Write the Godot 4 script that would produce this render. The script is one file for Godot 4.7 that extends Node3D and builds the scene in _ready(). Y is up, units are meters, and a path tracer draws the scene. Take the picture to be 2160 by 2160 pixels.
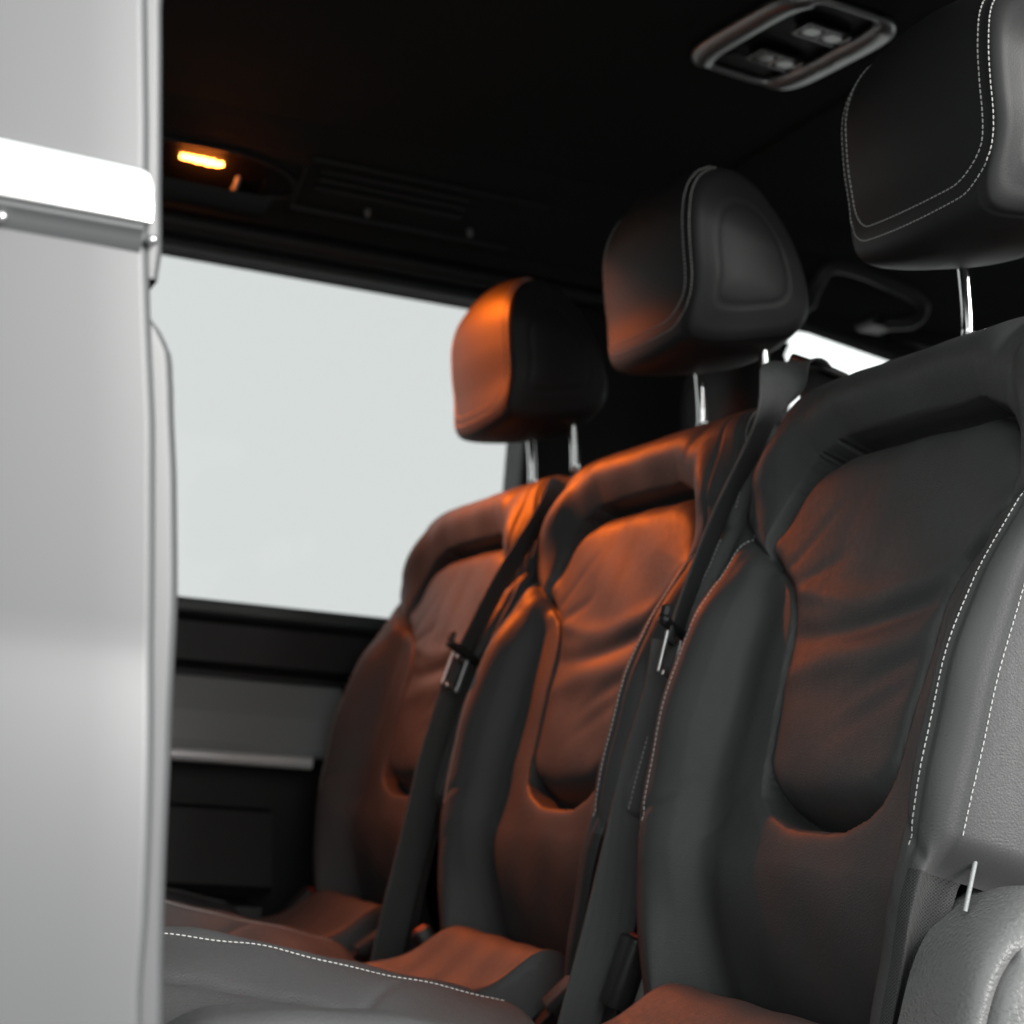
extends Node3D
# Rear seat row of a van seen through its open side door. x runs rearward, y up, z towards the viewer's side of the van.

const EYE := 1.15
const ROW_Z := -1.165          # middle of the nearest seat
const PITCH := 0.48            # from seat to seat
var mats := {}
var used := {}


# ---------------------------------------------------------------- naming
func numbered(called: String) -> String:
	if not used.has(called):
		used[called] = 0
		return called
	used[called] += 1
	return "%s_%03d" % [called, used[called]]


func tag(o: Node, label: String, category: String, group := "") -> Node:
	o.set_meta("label", label)
	o.set_meta("category", category)
	if group:
		o.set_meta("group", group)
	return o


func thing(called: String, label: String, category: String, at := Vector3.ZERO, group := "") -> Node3D:
	var o := Node3D.new()
	o.name = numbered(called)
	o.position = at
	add_child(o, true)
	tag(o, label, category, group)
	return o


func obj(called: String, mesh: Mesh, m: Material, parent: Node = self) -> MeshInstance3D:
	var o := MeshInstance3D.new()
	o.name = numbered(called) if parent == self else called
	var k0 := 0
	while parent != self and parent.has_node(NodePath(o.name)):
		k0 += 1
		o.name = "%s_%03d" % [called, k0]
	o.mesh = mesh
	o.material_override = null
	for k in mesh.get_surface_count():
		mesh.surface_set_material(k, m)
	parent.add_child(o, true)
	return o


func struct(called: String, mesh: Mesh, m: Material) -> MeshInstance3D:
	var o := obj(called, mesh, m)
	o.set_meta("kind", "structure")
	return o


# ---------------------------------------------------------------- geometry
func W(x: float, y: float, z: float) -> Vector3:
	return Vector3(x, y + EYE, z)


func normals_of(p: PackedVector3Array, idx: PackedInt32Array) -> PackedVector3Array:
	var n := PackedVector3Array()
	n.resize(p.size())
	for k in range(0, idx.size(), 3):
		var a := idx[k]
		var b := idx[k + 1]
		var c := idx[k + 2]
		var f := (p[c] - p[a]).cross(p[b] - p[a])
		n[a] += f
		n[b] += f
		n[c] += f
	for k in n.size():
		n[k] = n[k].normalized() if n[k].length_squared() > 1e-30 else Vector3.UP
	return n


func mesh_of(p: PackedVector3Array, n: PackedVector3Array, idx: PackedInt32Array) -> ArrayMesh:
	# keeps only the vertices that the indices use
	var to := PackedInt32Array()
	to.resize(p.size())
	to.fill(-1)
	var q := PackedVector3Array()
	var qn := PackedVector3Array()
	var qi := PackedInt32Array()
	qi.resize(idx.size())
	for k in idx.size():
		var v := idx[k]
		if to[v] < 0:
			to[v] = q.size()
			q.append(p[v])
			qn.append(n[v])
		qi[k] = to[v]
	var arr := []
	arr.resize(Mesh.ARRAY_MAX)
	arr[Mesh.ARRAY_VERTEX] = q
	arr[Mesh.ARRAY_NORMAL] = qn
	arr[Mesh.ARRAY_INDEX] = qi
	var me := ArrayMesh.new()
	me.add_surface_from_arrays(Mesh.PRIMITIVE_TRIANGLES, arr)
	return me


func grid_index(rows: int, cols: int, flip: bool, wrap := false) -> PackedInt32Array:
	var idx := PackedInt32Array()
	for r in rows - 1:
		for c in (cols if wrap else cols - 1):
			var a := r * cols + c
			var b := r * cols + (c + 1) % cols
			var d := a + cols
			var e := b + cols
			if flip:
				idx.append_array(PackedInt32Array([a, d, b, b, d, e]))
			else:
				idx.append_array(PackedInt32Array([a, b, d, b, e, d]))
	return idx


func sheet(rows: int, cols: int, f: Callable, flip := false, wrap := false) -> ArrayMesh:
	var p := PackedVector3Array()
	for r in rows:
		for c in cols:
			p.append(f.call(r, c))
	var idx := grid_index(rows, cols, flip, wrap)
	return mesh_of(p, normals_of(p, idx), idx)


func flat_tris(st: SurfaceTool, poly: PackedVector3Array, towards: Vector3) -> void:
	# a convex fan whose front looks along towards
	for k in range(1, poly.size() - 1):
		var a := poly[0]
		var b := poly[k]
		var c := poly[k + 1]
		if (c - a).cross(b - a).dot(towards) < 0.0:
			var s := b
			b = c
			c = s
		st.add_vertex(a)
		st.add_vertex(b)
		st.add_vertex(c)


# a bar along x: a closed outline in (z, y), front and back ends capped; corners rounded by the outline itself
func bar_x(outline: PackedVector2Array, x0: float, x1: float, taper := 0.0) -> ArrayMesh:
	var st := SurfaceTool.new()
	st.begin(Mesh.PRIMITIVE_TRIANGLES)
	st.set_smooth_group(-1)
	var mid := Vector2.ZERO
	for q in outline:
		mid += q / outline.size()
	var n := outline.size()
	for k in n:
		var a := outline[k]
		var b := outline[(k + 1) % n]
		var out := Vector3(0, (a + b).y / 2 - mid.y, (a + b).x / 2 - mid.x)
		var nn := Vector3(0, -(b.x - a.x), b.y - a.y)
		if nn.dot(out) < 0:
			nn = -nn
		flat_tris(st, PackedVector3Array([W(x0, a.y, a.x), W(x0, b.y, b.x), W(x1, b.y - taper, b.x), W(x1, a.y - taper, a.x)]), nn)
	var tri := Geometry2D.triangulate_polygon(outline)
	for k in range(0, tri.size(), 3):
		var e0 := PackedVector3Array()
		var e1 := PackedVector3Array()
		for j in 3:
			var q := outline[tri[k + j]]
			e0.append(W(x0, q.y, q.x))
			e1.append(W(x1, q.y - taper, q.x))
		flat_tris(st, e0, Vector3.LEFT)
		flat_tris(st, e1, Vector3.RIGHT)
	st.generate_normals()
	return st.commit()


func bar_at(x0: float, x1: float, outline: PackedVector2Array, from: Vector3) -> ArrayMesh:
	var moved := PackedVector2Array()
	for q in outline:
		moved.append(q - Vector2(from.z, from.y))
	return bar_x(moved, x0 - from.x, x1 - from.x)


# rounded outline of a box in two dimensions
func round_rect(c: Vector2, size: Vector2, r: float, seg := 4) -> PackedVector2Array:
	var o := PackedVector2Array()
	for q in 4:
		var sx := 1.0 if q == 0 or q == 3 else -1.0
		var sy := 1.0 if q < 2 else -1.0
		var cc := c + Vector2(sx * (size.x / 2 - r), sy * (size.y / 2 - r))
		for k in seg + 1:
			var a := (q + float(k) / seg) * PI / 2
			o.append(cc + Vector2(cos(a), sin(a)) * r)
	return o


# a box with chamfered edges, in any frame
func add_block(st: SurfaceTool, at: Transform3D, size: Vector3, ch: float) -> void:
	var h := size / 2
	ch = minf(ch, minf(h.x, minf(h.y, h.z)) * 0.9)
	for ax in 3:
		for s in [-1.0, 1.0]:
			var u := (ax + 1) % 3
			var v := (ax + 2) % 3
			var poly := PackedVector3Array()
			for q in [[-1, -1], [1, -1], [1, 1], [-1, 1]]:
				var p := Vector3.ZERO
				p[ax] = s * h[ax]
				p[u] = q[0] * (h[u] - ch)
				p[v] = q[1] * (h[v] - ch)
				poly.append(at * p)
			var nn := Vector3.ZERO
			nn[ax] = s
			flat_tris(st, poly, at.basis * nn)
	for ax in 3:
		var u := (ax + 1) % 3
		var v := (ax + 2) % 3
		for su in [-1.0, 1.0]:
			for sv in [-1.0, 1.0]:
				var poly := PackedVector3Array()
				for q in [[-1, 0], [1, 0], [1, 1], [-1, 1]]:
					var p := Vector3.ZERO
					p[ax] = q[0] * (h[ax] - ch)
					p[u] = su * (h[u] - (ch if q[1] == 0 else 0.0))
					p[v] = sv * (h[v] - (0.0 if q[1] == 0 else ch))
					poly.append(at * p)
				var nn := Vector3.ZERO
				nn[u] = su
				nn[v] = sv
				flat_tris(st, poly, at.basis * nn)
	for sx in [-1.0, 1.0]:
		for sy in [-1.0, 1.0]:
			for sz in [-1.0, 1.0]:
				var s3 := Vector3(sx, sy, sz)
				var poly := PackedVector3Array()
				for k in 3:
					var p := s3 * (h - Vector3.ONE * ch)
					p[k] = s3[k] * h[k]
					poly.append(at * p)
				flat_tris(st, poly, at.basis * s3)


func block(at: Vector3, size: Vector3, ch := 0.003, basis := Basis.IDENTITY) -> ArrayMesh:
	var st := SurfaceTool.new()
	st.begin(Mesh.PRIMITIVE_TRIANGLES)
	st.set_smooth_group(-1)
	add_block(st, Transform3D(basis, at), size, ch)
	st.generate_normals()
	return st.commit()


# a tube of varying radius along points, ends closed
func tube(pts: PackedVector3Array, radii: Array, seg := 14, squash := 1.0, up := Vector3.UP) -> ArrayMesh:
	var p := PackedVector3Array()
	var n := pts.size()
	for k in range(-1, n + 1):
		var i := clampi(k, 0, n - 1)
		var d := (pts[mini(i + 1, n - 1)] - pts[maxi(i - 1, 0)]).normalized()
		var a := d.cross(up)
		a = a.normalized() if a.length() > 1e-4 else d.cross(Vector3.RIGHT).normalized()
		var b := a.cross(d).normalized()
		var r: float = radii[mini(i, radii.size() - 1)] if k >= 0 and k < n else 0.0001
		for c in seg:
			var t := TAU * c / seg
			p.append(pts[i] + a * cos(t) * r + b * sin(t) * r * squash)
	var idx := grid_index(n + 2, seg, false, true)
	return mesh_of(p, normals_of(p, idx), idx)


# a closed outline in (x, y) laid in a frame, given a thickness with rounded rims
func slab(at: Transform3D, outline: PackedVector2Array, thick: float, edge: float) -> ArrayMesh:
	var mid := Vector2.ZERO
	for q in outline:
		mid += q / outline.size()
	var n := outline.size()
	var steps := [[0.0, 0.0], [0.6, 0.0], [1.0, 0.0]]
	var p := PackedVector3Array()
	var rows := []
	for k in 5:
		var a := k / 4.0 * PI / 2
		rows.append([edge * (1 - sin(a)), thick - edge * (1 - cos(a))])
	var all := [[-1.0, thick], [-0.5, thick]] + rows + [[0.0, 0.0], [-1.0, 0.0]]
	for r in all:
		for q in outline:
			var d := q - mid
			var w: Vector2
			if r[0] == -1.0:
				w = mid
			elif r[0] == -0.5:
				w = mid + d * 0.6
			else:
				w = mid + d * maxf(0.0, 1 - r[0] / d.length())
			p.append(at * Vector3(w.x, w.y, r[1]))
	var idx := grid_index(all.size(), n, false, true)
	# make the front look outwards
	var me_n := normals_of(p, idx)
	if me_n[2 * n].dot(at.basis.z) < 0 and me_n[n].dot(at.basis.z) < 0:
		idx = grid_index(all.size(), n, true, true)
		me_n = normals_of(p, idx)
	return mesh_of(p, me_n, idx)


# a flat strap along points with its width along side
func strap(pts: PackedVector3Array, sides: PackedVector3Array, width: float, thick := 0.0016) -> ArrayMesh:
	var p := PackedVector3Array()
	var n := pts.size()
	for i in n:
		var d := (pts[mini(i + 1, n - 1)] - pts[maxi(i - 1, 0)]).normalized()
		var s := (sides[i] - d * sides[i].dot(d)).normalized()
		var f := s.cross(d).normalized() * thick
		for c in 16:
			var t := TAU * c / 16
			p.append(pts[i] + s * signf(cos(t)) * pow(absf(cos(t)), 0.35) * width / 2 + f * signf(sin(t)) * pow(absf(sin(t)), 0.5))
	var idx := grid_index(n, 16, false, true)
	return mesh_of(p, normals_of(p, idx), idx)


func smooth_line(ctrl: PackedVector3Array, per := 8) -> PackedVector3Array:
	var o := PackedVector3Array()
	var n := ctrl.size()
	for i in n - 1:
		for k in per:
			o.append(ctrl[i].cubic_interpolate(ctrl[i + 1], ctrl[maxi(i - 1, 0)], ctrl[mini(i + 2, n - 1)], float(k) / per))
	o.append(ctrl[n - 1])
	return o


# separate thread stitches along a line on a surface
func stitches(st: SurfaceTool, pts: PackedVector3Array, nrm: PackedVector3Array, pitch := 0.0046, length := 0.0033, wide := 0.00085) -> void:
	var at := 0.0
	var next := 0.0
	for i in pts.size() - 1:
		var seg := pts[i + 1] - pts[i]
		var l := seg.length()
		while next < at + l:
			var t := (next - at) / l
			var q := pts[i] + seg * t
			var z := nrm[i].lerp(nrm[i + 1], t).normalized()
			var y := (seg - z * seg.dot(z)).normalized()
			var x := y.cross(z)
			var slant := Basis(z, sin(next * 900.0) * 0.05)
			add_block(st, Transform3D(slant * Basis(x, y, z), q + z * 0.0001), Vector3(wide, length, 0.0012), 0.00035)
			next += pitch
		at += l


func stitch_mesh(lines: Array) -> ArrayMesh:
	var st := SurfaceTool.new()
	st.begin(Mesh.PRIMITIVE_TRIANGLES)
	st.set_smooth_group(-1)
	for l in lines:
		stitches(st, l[0], l[1])
	st.generate_normals()
	return st.commit()


static func ramp(x: float, a: float, b: float) -> float:
	var t := clampf((x - a) / (b - a), 0, 1)
	return t * t * (3 - 2 * t)


static func curve_at(tab: Array, x: float) -> float:
	if x <= tab[0][0]:
		return tab[0][1]
	for k in range(1, tab.size()):
		if x <= tab[k][0]:
			var t: float = (x - tab[k - 1][0]) / (tab[k][0] - tab[k - 1][0])
			var a: float = tab[maxi(k - 2, 0)][1]
			var d: float = tab[mini(k + 1, tab.size() - 1)][1]
			return cubic_interpolate(tab[k - 1][1], tab[k][1], a, d, t)
	return tab[tab.size() - 1][1]


# ---------------------------------------------------------------- materials
func lin(r: float, g: float, b: float, a := 1.0) -> Color:
	var c := Color(r, g, b).linear_to_srgb()
	c.a = a
	return c


func noise_tex(kind: int, freq: float, size: int, octaves: int, as_normal: bool, seed_: int, bump := 4.0, ramp_: Gradient = null) -> NoiseTexture2D:
	var f := FastNoiseLite.new()
	f.seed = seed_
	f.noise_type = kind
	f.frequency = freq
	f.fractal_octaves = octaves
	f.fractal_type = FastNoiseLite.FRACTAL_FBM if octaves > 1 else FastNoiseLite.FRACTAL_NONE
	if kind == FastNoiseLite.TYPE_CELLULAR:
		f.cellular_return_type = FastNoiseLite.RETURN_DISTANCE2_SUB
		f.cellular_jitter = 0.95
	var t := NoiseTexture2D.new()
	t.width = size
	t.height = size
	t.seamless = true
	t.noise = f
	t.as_normal_map = as_normal
	t.bump_strength = bump
	if ramp_:
		t.color_ramp = ramp_
	return t


func weave_texture(n: int, rib: bool) -> Array:
	# [height as normal map, colour]: a plain weave, or the fine ribs of a belt
	var h := Image.create(n, n, false, Image.FORMAT_RGBA8)
	var c := Image.create(n, n, false, Image.FORMAT_RGBA8)
	var rng := RandomNumberGenerator.new()
	rng.seed = 5
	var threads := 32.0
	for y in n:
		for x in n:
			var u := x * threads / n
			var v := y * threads / n
			var a := absf(sin(PI * u))
			var b := absf(sin(PI * v))
			var over := (int(u) + int(v)) % 2 == 0
			var k := (a if over else b) if not rib else 0.35 * a + 0.65 * b
			h.set_pixel(x, y, Color(k, k, k))
			var g := 0.78 + 0.22 * k + rng.randf() * 0.05 if rib else (1.0 if over else 0.45) - rng.randf() * 0.08
			c.set_pixel(x, y, Color(g, g, g))
	h.bump_map_to_normal_map(3.0)
	return [ImageTexture.create_from_image(h), ImageTexture.create_from_image(c)]


func mat(key: String, c: Color, rough: float, metal := 0.0, spec := 0.5) -> StandardMaterial3D:
	var m := StandardMaterial3D.new()
	m.resource_name = key
	m.albedo_color = c
	m.roughness = rough
	m.metallic = metal
	m.metallic_specular = spec
	mats[key] = m
	return m


func grain(m: StandardMaterial3D, t: Texture2D, per_metre: float, strength: float) -> void:
	m.normal_enabled = true
	m.normal_texture = t
	m.normal_scale = strength
	m.uv1_triplanar = true
	m.uv1_scale = Vector3.ONE * per_metre


func make_materials() -> void:
	var hide := noise_tex(FastNoiseLite.TYPE_CELLULAR, 0.045, 512, 3, true, 3, 5.0)
	var pebble := noise_tex(FastNoiseLite.TYPE_CELLULAR, 0.05, 512, 2, true, 8, 6.0)
	var felt := noise_tex(FastNoiseLite.TYPE_SIMPLEX, 0.2, 256, 3, true, 9, 4.0)
	var soft := Gradient.new()
	soft.set_color(0, Color(0.60, 0.60, 0.60))
	soft.set_color(1, Color(0.46, 0.46, 0.46))
	var rough_patches := noise_tex(FastNoiseLite.TYPE_SIMPLEX, 0.012, 512, 4, false, 12, 1.0, soft)
	var l := mat("leather", lin(0.058, 0.058, 0.059), 1.0, 0.0, 0.42)
	grain(l, hide, 18.0, 0.55)
	l.roughness_texture = rough_patches
	var l2 := mat("leather_fine", lin(0.020, 0.020, 0.0205), 0.52, 0.0, 0.42)
	grain(l2, hide, 22.0, 0.25)
	mat("thread", lin(0.48, 0.48, 0.465), 0.7)
	mat("headliner", lin(0.034, 0.037, 0.036), 0.95, 0.0, 0.2)
	grain(mats.headliner, felt, 14.0, 0.4)
	mat("black_plastic", lin(0.010, 0.010, 0.010), 0.5, 0.0, 0.4)
	mat("trim_plastic", lin(0.022, 0.023, 0.023), 0.45, 0.0, 0.5)
	grain(mats.trim_plastic, pebble, 12.0, 0.3)
	mat("arm_rest", lin(0.24, 0.25, 0.25), 0.5, 0.0, 0.5)
	grain(mats.arm_rest, hide, 9.0, 0.3)
	mat("seal", lin(0.035, 0.045, 0.043), 0.45)
	mat("cover_plastic", lin(0.13, 0.131, 0.131), 0.42, 0.0, 0.5)
	grain(mats.cover_plastic, pebble, 11.0, 0.7)
	mat("handle_plastic", lin(0.06, 0.064, 0.063), 0.35)
	mat("silver_trim", lin(0.8, 0.8, 0.8), 0.3, 0.2)
	mat("chrome", lin(0.82, 0.82, 0.82), 0.09, 1.0)
	mat("satin_bright", lin(0.85, 0.85, 0.85), 0.15, 1.0)
	mat("satin", lin(0.72, 0.73, 0.73), 0.4, 1.0)
	mat("satin_grey", lin(0.45, 0.46, 0.46), 0.4, 0.3)
	mat("dark_steel", lin(0.02, 0.02, 0.02), 0.4, 0.6)
	var w := weave_texture(256, false)
	var ms := mat("mesh_fabric", lin(0.06, 0.061, 0.061), 0.8)
	ms.albedo_texture = w[1]
	grain(ms, w[0], 28.0, 0.7)
	var rb := weave_texture(256, true)
	var sb := mat("webbing", lin(0.095, 0.098, 0.097), 0.65)
	sb.albedo_texture = rb[1]
	grain(sb, rb[0], 15.0, 1.0)
	var paint := mat("silver_paint", lin(0.070, 0.071, 0.074), 0.5, 0.0, 0.5)
	paint.clearcoat_enabled = true
	paint.clearcoat = 0.35
	paint.clearcoat_roughness = 0.3
	mat("red_button", lin(0.35, 0.03, 0.015), 0.4)
	mat("carpet", lin(0.012, 0.012, 0.012), 1.0, 0.0, 0.1)
	mat("concrete", lin(0.22, 0.22, 0.215), 0.9)
	var stains := Gradient.new()
	stains.set_color(0, Color(0.75, 0.75, 0.75))
	stains.set_color(1, Color(1, 1, 1))
	mats.concrete.albedo_texture = noise_tex(FastNoiseLite.TYPE_SIMPLEX, 0.01, 512, 5, false, 21, 1.0, stains)
	mats.concrete.uv1_triplanar = true
	mats.concrete.uv1_scale = Vector3.ONE * 0.3
	for g in [["tinted_glass", 0.40], ["clear_tint", 0.10]]:
		var m := mat(g[0], lin(0.02, 0.024, 0.023, g[1]), 0.02, 0.0, 0.2)
		m.transparency = BaseMaterial3D.TRANSPARENCY_ALPHA
	var lens := mat("lens", lin(0.5, 0.5, 0.5), 0.15)
	lens.metallic = 0.6
	var glow := mat("amber_glow", lin(0.9, 0.4, 0.1), 0.4)
	glow.emission_enabled = true
	glow.emission = Color(1.0, 0.52, 0.2)
	glow.emission_energy_multiplier = 18.0


# ---------------------------------------------------------------- the seat
# a seat's own axes: u across (towards the viewer's side), v up the back, w out of its front; the row leans back by 13 degrees
const SEAT_BASE := Vector3(0.7403, -0.60, 0.0)


func S(u: float, v: float, w: float) -> Vector3:
	return Vector3(0.7403 + v * 0.2293 - w * 0.9734, v * 0.9734 + w * 0.2293, u) - SEAT_BASE


const HALF := [
	[-0.008, 0.040], [-0.002, 0.062], [0.010, 0.079], [0.030, 0.089], [0.060, 0.094], [0.120, 0.099], [0.165, 0.105], [0.190, 0.118], [0.207, 0.140],
	[0.222, 0.160], [0.240, 0.165], [0.262, 0.160], [0.285, 0.150], [0.302, 0.137], [0.315, 0.122], [0.322, 0.102],
]
const RIDGE := [[-0.2, 0.030], [-0.1, 0.036], [-0.03, 0.044], [0.04, 0.050], [0.10, 0.050], [0.16, 0.042], [0.21, 0.026], [0.25, 0.012], [0.31, 0.010], [0.4, 0.008]]
const WIDE := [[-0.2, 0.80], [-0.14, 0.86], [-0.08, 0.93], [-0.02, 0.985], [0.05, 1.0], [0.26, 1.0], [0.31, 0.985], [0.34, 0.945], [0.36, 0.905], [0.38, 0.85], [0.395, 0.78], [0.41, 0.68]]
var outline_: PackedVector2Array


func panel_distance(u: float, v: float) -> float:
	# positive inside the insert panel
	var q := Vector2(absf(u), v)
	var best := 1e9
	for k in outline_.size() - 1:
		var c := Geometry2D.get_closest_point_to_segment(q, outline_[k], outline_[k + 1])
		best = minf(best, q.distance_squared_to(c))
	best = sqrt(best)
	var inside := v > -0.008 and v < 0.326 and absf(u) < curve_at(HALF, v)
	return best if inside else -best


func gauss(x: float, s: float) -> float:
	return exp(-x * x / (s * s))


func seat_relief(u: float, v: float, sd: float) -> float:
	var a := absf(u)
	var h := 0.0
	var top := ramp(v, 0.27, 0.32)
	var low := 1.0 - ramp(v, -0.01, 0.045)
	var shoulder := ramp(v, 0.22, 0.26) * (1 - top)
	var depth := 0.012 + 0.024 * top + 0.022 * low + 0.012 * shoulder
	var into := ramp(sd, -0.0028, 0.0028)
	h -= depth * into * exp(-maxf(sd, 0.0) / (0.0035 + 0.015 * low + 0.010 * top + 0.003 * shoulder))
	h -= 0.16 * depth * (1 - into) * exp(minf(sd, 0.0) / (0.005 + 0.003 * top))
	if sd > 0:
		h += 0.005 * (1 - exp(-sd / 0.045)) - 0.008 * low * exp(-sd / 0.05)
		# folds of the slack leather, drawn in from both edges of the panel
		var fan := 0.0
		fan -= 0.0070 * gauss(v - 0.148 - 0.10 * u - 1.1 * u * u, 0.010) * (0.45 + 0.55 * ramp(u, -0.11, 0.06))
		fan += 0.0045 * gauss(v - 0.124 - 0.12 * u, 0.014)
		fan += 0.0040 * gauss(v - 0.172 - 0.02 * u - 1.5 * u * u, 0.012)
		fan -= 0.0032 * gauss(v - 0.198 - 0.35 * (u + 0.09), 0.008) * ramp(-u, 0.01, 0.09)
		fan -= 0.0024 * gauss(v - 0.216 - 0.75 * (u + 0.12), 0.008) * ramp(-u, 0.03, 0.11)
		fan -= 0.0022 * gauss(v - 0.176 + 0.15 * (u + 0.09), 0.008) * ramp(-u, 0.0, 0.08)
		fan -= 0.0030 * gauss(v - 0.108 - 0.42 * (u - 0.05), 0.010) * ramp(u, -0.02, 0.06)
		fan -= 0.0022 * gauss(v - 0.074 - 0.45 * (u - 0.03), 0.011) * ramp(u, -0.03, 0.05)
		fan -= 0.0014 * gauss(u + 0.055 - 0.32 * (v - 0.2), 0.010) * ramp(v, 0.15, 0.22)
		fan -= 0.0012 * gauss(u - 0.01 - 0.25 * (v - 0.2), 0.012) * ramp(v, 0.16, 0.24)
		h += 0.62 * fan * ramp(sd, 0.0, 0.02)
	else:
		var cd := Vector2(a, v).distance_to(Geometry2D.get_closest_point_to_segment(Vector2(a, v), Vector2(0.150, 0.214), Vector2(0.25, 0.282)))
		h += (0.011 + 0.007 * top) * ramp(v, 0.215, 0.265) * gauss(sd + 0.038, 0.028) * ramp(cd, 0.002, 0.045)      # the hoop: arms and top roll in one
	# the crease that parts the hoop from the bolster below it
	if a > 0.12:
		var c := Geometry2D.get_closest_point_to_segment(Vector2(a, v), Vector2(0.150, 0.214), Vector2(0.25, 0.282))
		var dd := Vector2(a, v).distance_to(c)
		h -= 0.010 * exp(-dd / 0.0035) * ramp(a, 0.135, 0.16) * (1 - 0.6 * ramp(a, 0.19, 0.23))
		h += 0.0015 * gauss(dd - 0.015, 0.010)
		# pleats that run down from the crease
		h -= 0.0012 * gauss(a - 0.178 - 0.25 * (0.22 - v), 0.006) * gauss(v - 0.215, 0.03)
	# small unevenness of padded leather
	h += 0.0012 * sin(u * 61.0 + v * 23.0) * sin(v * 47.0 - u * 19.0)
	h -= 0.0016 * gauss(a - 0.19 + 0.9 * (v + 0.02), 0.006) * gauss(v + 0.01, 0.04)
	h -= 0.0014 * gauss(a - 0.165 + 0.7 * (v + 0.05), 0.006) * gauss(v + 0.03, 0.04)
	h -= 0.0015 * gauss(u - 0.13 - 0.4 * (v - 0.37), 0.006) * ramp(v, 0.33, 0.36)
	h -= 0.0006 * gauss(u + 0.12 + 0.5 * (v - 0.37), 0.007) * ramp(v, 0.33, 0.36)
	h -= 0.0012 * gauss(u - 0.155 - 0.3 * (v - 0.37), 0.005) * ramp(v, 0.33, 0.36)
	return h


func section(s: float, v: float) -> Vector2:
	# half cross-section of the backrest: middle of the front (0) to middle of the back (14)
	var b := curve_at(RIDGE, v)
	var pts := [
		Vector2(0, 0), Vector2(0.06, 0), Vector2(0.118, 0.001), Vector2(0.149, b * 0.10), Vector2(0.169, b * 0.70), Vector2(0.186, b), Vector2(0.204, b * 0.96), Vector2(0.219, b * 0.66),
		Vector2(0.229, b * 0.22 - 0.008), Vector2(0.2335, -0.035), Vector2(0.231, -0.07), Vector2(0.215, -0.10), Vector2(0.17, -0.112), Vector2(0.08, -0.115), Vector2(0, -0.115),
	]
	var i := clampi(int(s), 0, 13)
	var t := s - i
	var p0: Vector2 = pts[i - 1] if i > 0 else Vector2(-pts[1].x, pts[1].y)
	var p3: Vector2 = pts[i + 2] if i < 13 else Vector2(-pts[13].x, pts[13].y)
	return (pts[i] as Vector2).cubic_interpolate(pts[i + 1], p0, p3, t)


func back_point(s: float, v: float, side: float, with_relief := true) -> Vector3:
	var roll := maxf(0.0, v - 0.36) / 0.05        # 0 .. 1 : over the top
	var vv := v
	var q := section(s, minf(v, 0.36))
	var u := q.x * curve_at(WIDE, v) * side
	var w := q.y
	if with_relief and s < 9.0:
		var sd := -0.07 if v < -0.09 else panel_distance(u, minf(v, 0.40))
		w += seat_relief(u, v, sd) * (1 - ramp(s, 6.0, 8.8))
		if s > 4.0:
			var b := gauss(s - 5.62, 0.09) + gauss(s - 7.0, 0.09)
			w -= 0.0022 * b * ramp(v, -0.06, -0.02)
	if s > 6.2:
		# the leather of the wing ends in a rolled edge; the cloth below it is set back
		u -= side * 0.020 * ramp(s, 6.2, 7.3) * ramp(v, -0.012, -0.046) * (1 - ramp(s, 10.0, 11.0))
	if roll > 0:
		var a := minf(roll, 1.0) * PI / 2
		w = -0.045 + (w + 0.045) * cos(a)
		vv = 0.36 + 0.050 * sin(a)
	if v < -0.04 and s < 9.0:
		w -= 2.0 * pow(-0.04 - v, 1.7) * (1 - 0.7 * ramp(s, 3.5, 5.0))
	return S(u, vv, w)


func stitch_line(s: float, v0: float, v1: float, side: float, n := 60) -> Array:
	var p := PackedVector3Array()
	var q := PackedVector3Array()
	for k in n + 1:
		var v := lerpf(v0, v1, float(k) / n)
		var a := back_point(s, v, side)
		var ds := back_point(s + 0.25, v, side) - back_point(s - 0.25, v, side)
		var dv := back_point(s, v + 0.004, side) - back_point(s, v - 0.004, side)
		var nn := ds.cross(dv).normalized() * side
		if nn.dot(a - S(0, v, -0.06)) < 0:
			nn = -nn
		p.append(a)
		q.append(nn)
	return [p, q]


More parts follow.
